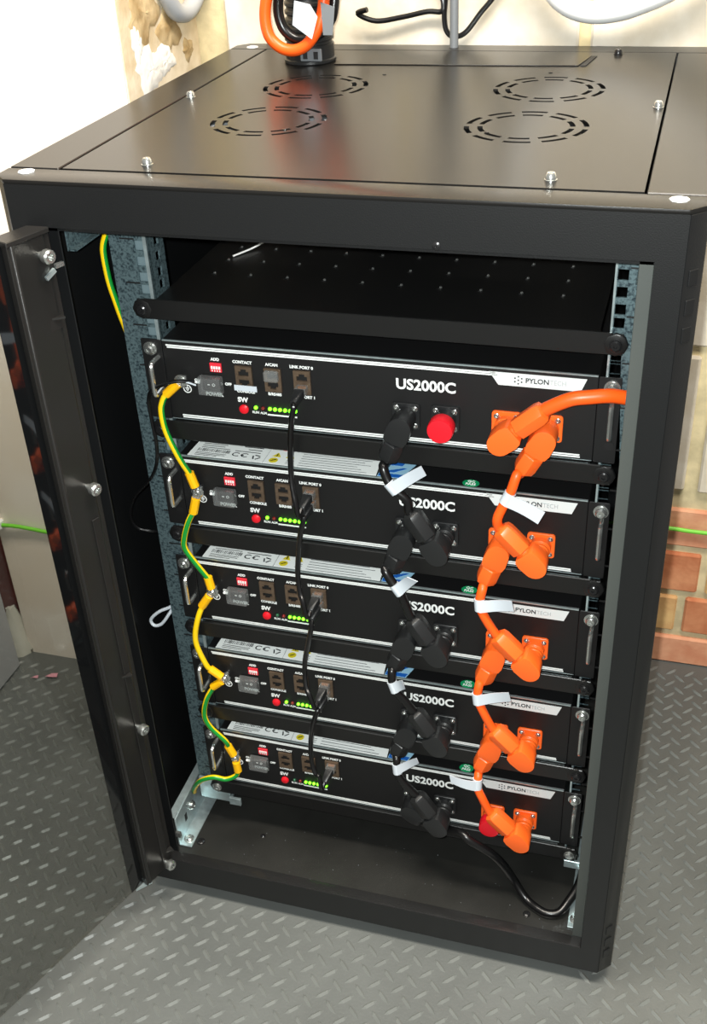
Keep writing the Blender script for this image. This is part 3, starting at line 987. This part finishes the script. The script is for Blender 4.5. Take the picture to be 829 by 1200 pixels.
def plug_shape(mb, x, z, dx, dz, ya, L=50.0):
    """right-angle plug: barrel from the socket, flat rounded elbow, six-sided grip along (dx, dz)"""
    n = math.hypot(dx, dz)
    dx, dz = dx / n, dz / n
    d = Vector((dx, 0, dz))
    e = Vector((-dz, 0, dx))
    mb.lathe([(10.2, 0), (10.2, 3), (9.6, 3.4), (9.6, 5.4), (10.2, 5.8), (10.2, 7.8), (9.6, 8.2), (9.6, 10), (10.4, 10.4), (10.4, YU - 9 - ya)], (x, YU - 9, z), (0, -1, 0), 18)
    c = Vector((x, ya, z))
    prof = [(0.0 - 11.5 * math.cos(a), 11.5 * math.sin(a)) for a in [math.radians(-90 + 180 * k / 10) for k in range(11)]]
    prof = prof + [(10, 12.2), (16, 10.8), (18, 8.6)] + [(18, -8.6), (16, -10.8), (10, -12.2)]
    prof = [(p[0], p[1]) for p in prof]
    mb.prism(prof, c, d, e, (0, -1, 0), -9, 10)
    o = c + d * 17
    mb.lathe([(8.4, 0), (8.4, 3.0)], o, d, 12)
    mb.lathe([(10.0, 3.0), (11.4, 4.2), (11.4, L - 24), (10.2, L - 19), (7.0, L - 17)], o, d, 6)
    return c + d * (L + 1)

def flag(parent, corners, thick=0.5):
    a, b, c, d = [Vector(q) for q in corners]
    n = (b - a).cross(d - a).normalized() * thick
    # slightly bowed strip: split in four along its length
    vs, fs = [], []
    N = 5
    for k in range(N + 1):
        t = k / N
        bow = n * (math.sin(t * math.pi) * 5.0)
        for p, q in ((a, b), (d, c)):
            v = p.lerp(q, t) + bow
            vs += [v - n, v + n]
    for k in range(N):
        i = k * 4
        fs += [(i, i + 2, i + 6, i + 4), (i + 1, i + 5, i + 7, i + 3), (i, i + 4, i + 5, i + 1), (i + 2, i + 3, i + 7, i + 6)]
    fs += [(0, 1, 3, 2), (N * 4, N * 4 + 2, N * 4 + 3, N * 4 + 1)]
    return MB().add(vs, fs).build('tag_flag', K['tag'], parent, smooth_angle=60)

def power_cable(name, label, group, m_plug, m_cable, r, pts, start=None, end=None, tag_at=None, flag_pts=None, cat='cable'):
    loc = Vector(pts[len(pts) // 2])
    t = thing(name, label, cat, loc, group)
    P = [Vector(p) for p in pts]
    if start:
        mb = MB()
        tip = plug_shape(mb, *start)
        mb.build('plug', m_plug, t, bevel=0.9, seg=2)
        P = [tip - Vector((start[2], 0, start[3])).normalized() * 6, tip + Vector((start[2], 0, start[3])).normalized() * 2] + P[1:]
    if end:
        mb = MB()
        tip = plug_shape(mb, *end)
        mb.build('plug', m_plug, t, bevel=0.9, seg=2)
        P = P[:-1] + [tip + Vector((end[2], 0, end[3])).normalized() * 2, tip - Vector((end[2], 0, end[3])).normalized() * 6]
    MB().tube(P, r, 12, 6).build('cable_sheath', m_cable, t)
    if tag_at is not None:
        Q = smooth(P, 6)
        c = Vector(tag_at)
        i = min(range(1, len(Q) - 1), key=lambda k: (Q[k] - c).length)
        d = (Q[i + 1] - Q[i - 1]).normalized()
        w = MB().lathe([(r + .5, -6.5), (r + .9, -6.5), (r + .9, 6.5), (r + .5, 6.5)], Q[i], d, 14).build('cable_tag', K['tag'], t)
        e1 = Q[i] + d * 6.5 + Vector((0, -r, 0))
        e0 = Q[i] - d * 6.5 + Vector((0, -r, 0))
        f0, f1 = Vector(flag_pts[0]), Vector(flag_pts[1])
        if ((e0 - f0).length + (e1 - f1).length) > ((e0 - f1).length + (e1 - f0).length):
            f0, f1 = f1, f0
        flag(w, (e0, f0, f1, e1))
    return t

mz = module_z
KB, KO = 'black power link cables', 'orange power link cables'
orange_links = [
    ([(162, 66, 638), (158, 66, 627), (153, 62, 609), (146, 60, 592), (142, 59, 580), (146, 59, 572)], (153, 62, 603), [(188, 50, 599), (182, 50, 585)]),
    ([(132, 66, 499), (128, 66, 489), (126, 62, 473), (130, 60, 460), (141, 60, 447)], (127, 62, 471), [(160, 50, 490), (163, 50, 477)]),
    ([(129, 66, 370), (127, 66, 360), (126, 62, 342), (133, 60, 325), (143, 60, 315)], (127, 62, 342), [(161, 50, 368), (164, 50, 356)]),
    ([(129, 66, 232), (128, 66, 219), (128, 62, 205), (134, 60, 191), (144, 60, 182)], (129, 62, 209), [(97, 52, 227), (99, 52, 215)])]
ol_labels = ['orange link cable from the topmost module down to the second module',
             'orange link cable from the second module down to the middle module',
             'orange link cable from the middle module down to the fourth module',
             'orange link cable from the fourth module down to the lowest, tag flag pointing left']
for i, (pts, ta, fp) in enumerate(orange_links):
    sx = 181 if i == 0 else 142
    sd = (-.46, -.89) if i == 0 else (-.32, -.95)
    power_cable('power_cable', ol_labels[i], KO, K['orange'], K['ocable'], 4.9, pts,
                (sx, mz(i) - 58.3, sd[0], sd[1], 75, 43), (181, mz(i + 1) - 58, -.70, .71, 61, 52), ta, fp)
power_cable('power_cable', 'thick orange cable leaving the topmost module to the right behind the frame', KO, K['orange'], K['ocable'], 6.6,
            [(191, 62, 709), (203, 62, 713), (220, 64, 716), (238, 70, 716), (256, 84, 708), (272, 120, 690), (279, 180, 655), (280, 260, 600)],
            (142, mz(0) - 58.5, .74, .67, 63, 53), None)
black_links = [
    ([(30, 66, 630), (27, 66, 619), (32, 62, 608), (39, 60, 599), (52, 60, 588), (61, 60, 582)], (38, 62, 601), [(69, 50, 635), (74, 50, 625)]),
    ([(24, 66, 506), (25, 66, 495), (33, 62, 484), (43, 60, 471), (53, 60, 458)], (40, 62, 476), [(53, 50, 502), (64, 50, 498)]),
    ([(31, 66, 371), (29, 66, 359), (30, 62, 347), (35, 60, 334), (44, 60, 323), (52, 60, 316)], (32, 62, 341), [(45, 50, 361), (48, 50, 349)]),
    ([(29, 66, 235), (31, 66, 224), (33, 62, 209), (38, 60, 196), (47, 60, 187)], (32, 62, 211), [(59, 50, 247), (62, 50, 239)])]
bl_labels = ['black link cable from the topmost module to the second, long white tag flag',
             'black link cable from the second module down to the middle module',
             'black link cable from the middle module down to the fourth module',
             'black link cable from the fourth module down to the lowest module']
for i, (pts, ta, fp) in enumerate(black_links):
    power_cable('power_cable', bl_labels[i], KB, K['bplastic'], K['bcable'], 4.7, pts,
                (44, mz(i) - 59.5, -.36, -.93, 75, 43), (83, mz(i + 1) - 59, -.55, .84, 61, 52), ta, fp)
power_cable('power_cable', 'long black cable drooping from the lowest module to the cabinet floor', KB, K['bplastic'], K['bcable'], 5.2,
            [(88, 76, 112), (108, 64, 120), (122, 58, 116), (146, 62, 97), (161, 68, 72), (174, 72, 44), (191, 62, 27), (207, 52, 25.5), (220, 48, 25.5), (233, 52, 27), (242, 66, 33), (252, 92, 40), (256, 140, 44)],
            (44, mz(4) - 59.5, .86, -.5, 78, 44), None)
# red caps on the two unused sockets
for nm, x, z, lb in (('socket_cap', 83, mz(0) - 59, 'red cap on the free black socket of the topmost module'),
                     ('socket_cap', 142, mz(4) - 58.5, 'red cap on the left orange socket of the lowest module')):
    t = thing(nm, lb, 'cap', (x, YU - 28, z - 12), 'red socket caps')
    MB().lathe([(9.6, 0), (9.6, 8), (12.2, 8.5), (12.8, 10), (12.8, 21), (12.0, 23), (9, 23.4)], (x, YU - 5, z), (0, -1, 0), 24).build('cap_shell', K['red'], t, smooth_angle=40)
    MB().lathe([(11.2, 0), (11.2, 2)], (x, YU - 3.4, z), (0, -1, 0), 20).build('cap_collar', K['bplastic'], t)

# thin black patch leads between the link ports
data_pts = [
    [(-61, 66, 676), (-64, 66, 664), (-69, 72, 641), (-74, 78, 606), (-72, 72, 583), (-67, 64, 569)],
    [(-60, 66, 546), (-66, 68, 526), (-72, 74, 499), (-76, 76, 468), (-73, 70, 446), (-68, 64, 437)],
    [(-62, 66, 403), (-68, 70, 378), (-76, 76, 348), (-79, 78, 325), (-76, 70, 309), (-70, 64, 301)],
    [(-64, 66, 275), (-71, 68, 251), (-78, 74, 216), (-78, 72, 186), (-72, 66, 172), (-67, 64, 171)]]
names_ = ['topmost', 'second', 'middle', 'fourth', 'lowest']
def rj_plug(parent, x, z):
    b = MB().box(x - 5.6, x + 5.6, YU - 12, YU - 0.5, z - 4, z + 4).build('clear_connector', K['clear'], parent, bevel=.6)
    MB().box(x - 4, x + 4, YU - 5, YU - 2, z + 1, z + 3).build('contacts', K['plate'], b)
    MB().add(*frustum((x, YU - 11, z), (x - 2.5, YU - 27, z - 6), 10.5, 8.5, 6.6, 6.6)).build('boot', K['bplastic'], parent, bevel=.8)
def frustum(a, b, w0, h0, w1, h1):
    a, b = Vector(a), Vector(b)
    vs = []
    for p, w, h in ((a, w0, h0), (b, w1, h1)):
        for i, j in ((-1, -1), (1, -1), (1, 1), (-1, 1)):
            vs.append(p + Vector((i * w / 2, 0, j * h / 2)))
    return vs, [(3, 2, 1, 0), (4, 5, 6, 7), (0, 1, 5, 4), (1, 2, 6, 5), (2, 3, 7, 6), (3, 0, 4, 7)]
for i, pts in enumerate(data_pts):
    zo, zi = mz(i) - 40, mz(i + 1) - 28
    t = thing('patch_lead', 'thin black patch lead from the %s module to the %s module' % (names_[i], names_[i + 1]), 'cable', pts[2], 'patch leads')
    rj_plug(t, -60.6, zo)
    rj_plug(t, -60.6, zi)
    P = [(-62.6, YU - 24, zo - 5)] + pts + [(-64.5, YU - 33, zi - 9), (-63, YU - 24, zi - 5)]
    MB().tube(P, 2.9, 10, 6).build('cable_sheath', K['bcable'], t)

# earth wires with yellow sleeved ring lugs
earth_pts = [
    [(-204, 84, 668), (-209, 82, 661), (-212, 80, 648), (-210, 80, 624), (-200, 80, 595), (-192, 84, 573)],
    [(-194, 84, 526), (-200, 80, 514), (-207, 78, 493), (-208, 78, 478), (-198, 80, 457), (-188, 84, 436)],
    [(-200, 84, 396), (-206, 80, 380), (-212, 78, 356), (-212, 78, 336), (-205, 80, 308), (-201, 83, 299)],
    [(-201, 84, 272), (-212, 80, 251), (-217, 78, 226), (-211, 78, 207), (-195, 80, 186), (-193, 83, 173)],
    [(-185, 84, 133), (-188, 82, 124), (-201, 78, 118), (-216, 74, 122), (-235, 74, 111), (-252, 84, 82), (-258, 92, 66)]]
sleeves = [((-191, 84, 680), (-204, 84, 668), (-192, 84, 573), (-188, 84, 558)),
           ((-189, 84, 543), (-194, 84, 526), (-188, 84, 436), (-186, 84, 423)),
           ((-190, 84, 411), (-200, 84, 396), (-201, 83, 299), (-189, 84, 289)),
           ((-190, 84, 282), (-201, 84, 272), (-193, 83, 173), (-188, 84, 159)),
           ((-186, 84, 147), (-185, 84, 133), None, None)]
lugs = [(-189, 681), (-188, 549), (-187, 415), (-187, 285), (-188, 151)]
for i in range(5):
    lb = ('yellow and green earth wire from the %s module to the %s module' % (names_[i], names_[i + 1])) if i < 4 else 'short green and yellow earth wire from the lowest module to the zinc rail'
    t = thing('earth_wire', lb, 'wire', earth_pts[i][2], 'earth wires')
    P = [Vector(p) for p in earth_pts[i]]
    MB().tube(P, 3.3, 12, 6, twist=(0.0, 0.0, 0.01, 0.0, 0.02)[i], off=(-2.2, 0, 4.5, -.3, 0)[i]).build('insulation', K['earth'], t)
    a, b, c, d = [Vector(q) if q else None for q in sleeves[i]]
    MB().tube([a, (a + b) / 2, b + (b - a).normalized() * 2], 5.0, 10, 3).build('sleeve', K['yplastic'], t)
    MB().bar(Vector((lugs[i][0], 87, lugs[i][1])), a, 8, 1.6, (0, -1, 0)).build('ring_lug', K['steel'], t)
    if c:
        MB().tube([c + (c - d).normalized() * 2, (c + d) / 2, d], 5.0, 10, 3).build('sleeve', K['yplastic'], t)
        MB().bar(Vector((lugs[i + 1][0], 89, lugs[i + 1][1])), d, 8, 1.6, (0, -1, 0)).build('ring_lug', K['steel'], t)
for i, (x, z) in enumerate(lugs):
    q = MB()
    q.lathe([(3, 0), (3, 6.5), (7.2, 7), (7.2, 8.2), (5.4, 8.4)], (x, YU, z), (0, -1, 0), 12)
    screw(q, (x, YU - 8.2, z), (0, -1, 0), 5.0, 4.5)
    q.build('earth_screw', K['steel'], mods[i])
tw = thing('earth_wire', 'green and yellow earth wire hanging from the cabinet top left of the rail', 'wire', (-265, 112, 770), 'earth wires')
MB().tube([(-252, 112, 862), (-257, 112, 829), (-264, 112, 812), (-266, 112, 799), (-265, 112, 773), (-262, 113, 752), (-259, 116, 728), (-257, 126, 700), (-252, 150, 680)], 3.4, 12, 6, off=-1.9).build('insulation', K['earth'], tw)

# thin black cord looping out past the left rail, and the pale loop below it
c = MB().tube([(-172, 84, 683), (-187, 76, 687), (-203, 74, 682), (-220, 80, 671), (-228, 86, 655), (-229, 88, 632), (-228, 88, 610), (-229, 88, 592), (-235, 91, 573), (-250, 100, 549), (-276, 108, 520), (-288, 112, 497), (-290, 114, 480), (-284, 116, 469), (-272, 120, 465), (-262, 130, 459), (-255, 142, 453)], 2.0, 8, 6).build('black_cord', K['bcable'], None, org=(-250, 100, 549))
tag_thing(c, 'thin black cord looping from the topmost module out past the left rail', 'cord')
c = MB().tube([(-251, 112, 372), (-255, 108, 366), (-271, 106, 357), (-284, 106, 343), (-281, 106, 334), (-270, 106, 339), (-258, 108, 356), (-252, 118, 366)], 2.0, 8, 6).build('wire_loop', K['tag'], None, org=(-268, 106, 340))
tag_thing(c, 'small loop of pale blue-white wire beside the left rail', 'wire')
# clear strap from the topmost module's earth screw to its switch, white slip in its console port
c = MB().tube([(-214, 80, 668), (-204, 80, 679), (-190, 76, 687), (-178, 79, 685), (-170, 82, 681)], 0.9, 6, 5).build('clear_strap', K['tag'], None, org=(-190, 80, 680))
tag_thing(c, 'thin clear strap from handle to switch on the topmost module', 'strap')
c = MB().prism(rect(-131, -107, wz(-46), wz(-40)), (0, 0, 0), (1, 0, 0), (0, 0, 1), (0, -1, 0), -YU + 7, -YU + 7.8).build('paper_slip', K['tag'], None, org=(-119, YU - 7, wz(-46)))
tag_thing(c, 'small white slip across the console port of the topmost module', 'label')
c = MB().box(-99, -84, YU - 9, YU - 2.6, wz(-34), wz(-22.5)).build('port_cover', K['clear'], None, bevel=1.5, org=(-91, YU - 4, wz(-34)))
tag_thing(c, 'clear plug cover in the upper right port of the topmost module', 'cover')

# ------------------------------------------------------------------ things on top of the cabinet and on the wall
cg = thing('cable_conduit', 'black conduit with corrugated collar standing on the cabinet lid', 'conduit', (-170, 500, H))
MB().lathe([(30, 0), (31, 1), (31, 4), (29, 5), (29, 20), (27, 21), (27, 24), (29, 25), (29, 30), (26, 31)], (-170, 500, H), (0, 0, 1), 28).build('collar', K['bplastic'], cg)
pr = [(25, 28)]
for k in range(8):
    pr += [(25, 34 + k * 9), (27, 36 + k * 9), (27, 39 + k * 9), (25, 41 + k * 9)]
pr += [(25, 118), (22, 118)]
MB().lathe(pr, (-170, 500, H), (0, 0, 1), 28).build('pipe', K['bplastic'], cg)
cy = MB().box(-172, -146, 469, 473, H + 5, H + 19).build('latch', K['greypvc'], cg, bevel=1)
MB().box(-168, -163, 467.5, 470, H + 8, H + 16).build('latch_slot', K['dark'], cy)
MB().box(-155, -150, 467.5, 470, H + 8, H + 16).build('latch_slot', K['dark'], cy)
def ring_cable(name, label, m_, pts, r):
    c = MB().tube(pts, r, 14, 7).build(name, m_, None, org=pts[len(pts) // 2])
    return tag_thing(c, label, 'cable')
ring_cable('power_cable', 'orange cable loop hanging in front of the black conduit on the lid', K['ocable'],
           [(-120, 560, 1500), (-124, 520, 1250), (-140, 465, 1100), (-152, 453, 1058), (-178, 450, 1030), (-196, 450, 995), (-204, 450, 968), (-202, 450, 945), (-190, 450, 932), (-174, 449, 928), (-158, 449, 933), (-145, 450, 947), (-138, 452, 962), (-134, 456, 985), (-132, 470, 1040), (-118, 530, 1250), (-108, 575, 1500)], 6.6)
ring_cable('power_cable', 'black cable loop inside the orange loop on the cabinet lid', K['bcable'],
           [(-100, 575, 1500), (-108, 540, 1250), (-130, 478, 1110), (-146, 466, 1058), (-168, 462, 1025), (-186, 461, 995), (-192, 461, 970), (-188, 461, 951), (-176, 461, 940), (-162, 460, 938), (-146, 461, 943), (-132, 463, 956), (-126, 466, 976), (-122, 480, 1040), (-102, 545, 1250), (-92, 585, 1500)], 6.0)
MBt = MB().add(*frustum((-150, 440, 945), (-150, 440, 985), 1, 1, 1, 1))
def slab(name, pts, n, th, m_, label, cat):
    pts = [Vector(p) for p in pts]
    n = Vector(n).normalized() * th
    k = len(pts)
    mb = MB().add([p for p in pts] + [p + n for p in pts], [tuple(range(k))[::-1], tuple(range(k, 2 * k))] + [(i, (i + 1) % k, k + (i + 1) % k, k + i) for i in range(k)])
    return tag_thing(mb.build(name, m_, None, org=pts[0]), label, cat)
slab('cable_tag', [(-168, 440, 957), (-146, 440, 942), (-138, 440, 965), (-146, 440, 978), (-164, 440, 982)], (0, -1, 0), 1.2, K['tag'], 'crumpled white tag on the orange cable loop', 'tag')
slab('cable_tag', [(-133, 442, 946), (-122, 442, 946), (-118, 442, 975), (-134, 442, 980)], (0, -1, 0), 1.2, K['greypvc'], 'greyish tag beside the white tag on the cable loops', 'tag')
q = MB().lathe([(16, 0), (18, 3), (18, 14), (14, 18)], (-140, 452, 985), (0.2, 0, 1), 14).build('cable_gland', K['bplastic'], None, org=(-140, 452, 985))
tag_thing(q, 'black gland nut holding the two cable loops above the tags', 'gland')
c = MB().lathe([(5.2, 0), (5.2, 400), (4, 401)], (-14, 588, H), (0, 0, 1), 14).build('conduit_pole', K['greypvc'], None, org=(-14, 588, H))
tag_thing(c, 'slim grey conduit rising from the back of the cabinet lid', 'conduit')
c = MB().tube([(-122, 585, 950), (-135, 588, 945), (-113, 592, 936), (-80, 595, 940), (-49, 596, 946), (-32, 596, 946), (-29, 596, 955), (-34, 597, 975), (-40, 598, 1010), (-52, 598, 1150), (-55, 598, 1500)], 3.2, 10, 6).build('thin_cable', K['bcable'], None, org=(-80, 595, 940))
tag_thing(c, 'thin black cable running along the wall from the conduit to the grey pole', 'cable')
c = MB().tube([(-30, 598, 1500), (-28, 598, 1150), (-26, 597, 985), (-28, 596, 940), (-23, 594, 922), (-12, 596, 918), (0, 597, 924), (16, 598, 944), (34, 598, 966), (44, 598, 1000), (40, 598, 1120), (38, 598, 1500)], 3.2, 10, 6).build('thin_cable', K['bcable'], None, org=(-12, 596, 918))
tag_thing(c, 'thin black cable looping behind the grey pole and up to the right', 'cable')
c = MB().tube([(60, 588, 1500), (62, 586, 1150), (76, 578, 1015), (104, 575, 972), (124, 575, 955), (150, 575, 948), (178, 575, 950), (205, 575, 958), (240, 575, 974), (290, 576, 1010), (350, 580, 1120), (360, 588, 1500)], 12, 16, 7).build('white_hose', K['pvcwhite'], None, org=(150, 575, 948))
tag_thing(c, 'fat white hose curving down the painted wall at top right', 'hose')
c = MB().tube([(-352, 500, 1500), (-353, 501, 1150), (-354, 503, 1010), (-352, 520, 965), (-350, 545, 952), (-350, 575, 956), (-350, 608, 975)], 11, 14, 6).build('conduit_elbow', K['elbow'], None, org=(-350, 540, 950))
tag_thing(c, 'grey conduit elbow on the broken plaster at the top of the photo', 'conduit')
# bare earth wire along the wall either side of the cabinet
c = thing('earth_wire', 'long green and yellow earth wire running along the wall behind the cabinet', 'wire', (0, 600, 236))
MB().tube([(-690, 383, 242), (-660, 384, 243), (-630, 386, 240), (-596, 386, 238), (-480, 386, 236), (-366, 386, 236), (-350, 400, 236), (-345, 560, 236), (-330, 599, 236), (-100, 601, 234), (180, 601, 236), (312, 601, 238), (366, 601, 237), (620, 601, 240), (1000, 601, 240)], 3.2, 10, 5, off=-1.6).build('insulation', K['limewire'], c)
MB().box(-696, -684, 378, 391, 235, 250).build('wire_clip', K['pvcwhite'], c, bevel=2)
# through the door glass: pale cabinet corner, dark red board, rag, paper scraps
gb = thing('grey_cabinet', 'pale grey cabinet side at the left edge, seen through the door glass', 'cabinet', (-900, 0, FLOOR))
MB().box(-1150, -694, -250, 353, FLOOR + 2, 700).build('body', K['greybox'], gb, bevel=4)
MB().box(-1145, -700, -245, 348, FLOOR, FLOOR + 3).build('plinth', K['bplastic'], gb)
MB().box(-1152, -694, -251, 354, 700, 706).build('top', K['greybox'], gb, bevel=2)
c = MB().box(-760, -716, 420, 440, FLOOR, 900).build('board', K['redwood'], None, bevel=2, org=(-738, 430, FLOOR))
tag_thing(c, 'dark red board upright in the gap beside the plaster pier', 'board')
rag = MB()
rg = random.Random(9)
rag.lathe([(26, 0), (30, 8), (22, 30), (15, 60), (6, 84)], (-722, 398, FLOOR), (0, 0, 1), 11)
rag.v = [(x + rg.uniform(-4, 4), y + rg.uniform(-4, 4), z) for x, y, z in rag.v]
tag_thing(rag.build('rag', K['cloth'], None, org=(-722, 398, FLOOR)), 'crumpled pale rag at the foot of the dark red board', 'rag')
for i, (x, y, lb) in enumerate(((-629, 341, 'larger scrap of pink paper on the floor near the pier'), (-655, 331, 'smaller pink paper scrap left of the larger one'))):
    k = 1.0 if i == 0 else .6
    vs = [(x - 11 * k, y - 4, FLOOR + 2), (x - 3, y - 6 * k, FLOOR + 4), (x + 9 * k, y - 2, FLOOR + 2.5), (x + 7 * k, y + 6 * k, FLOOR + 4), (x - 4 * k, y + 5 * k, FLOOR + 2)]
    slab('paper_scrap', vs, (0, 0, 1), .5, K['paper'], lb, 'paper')
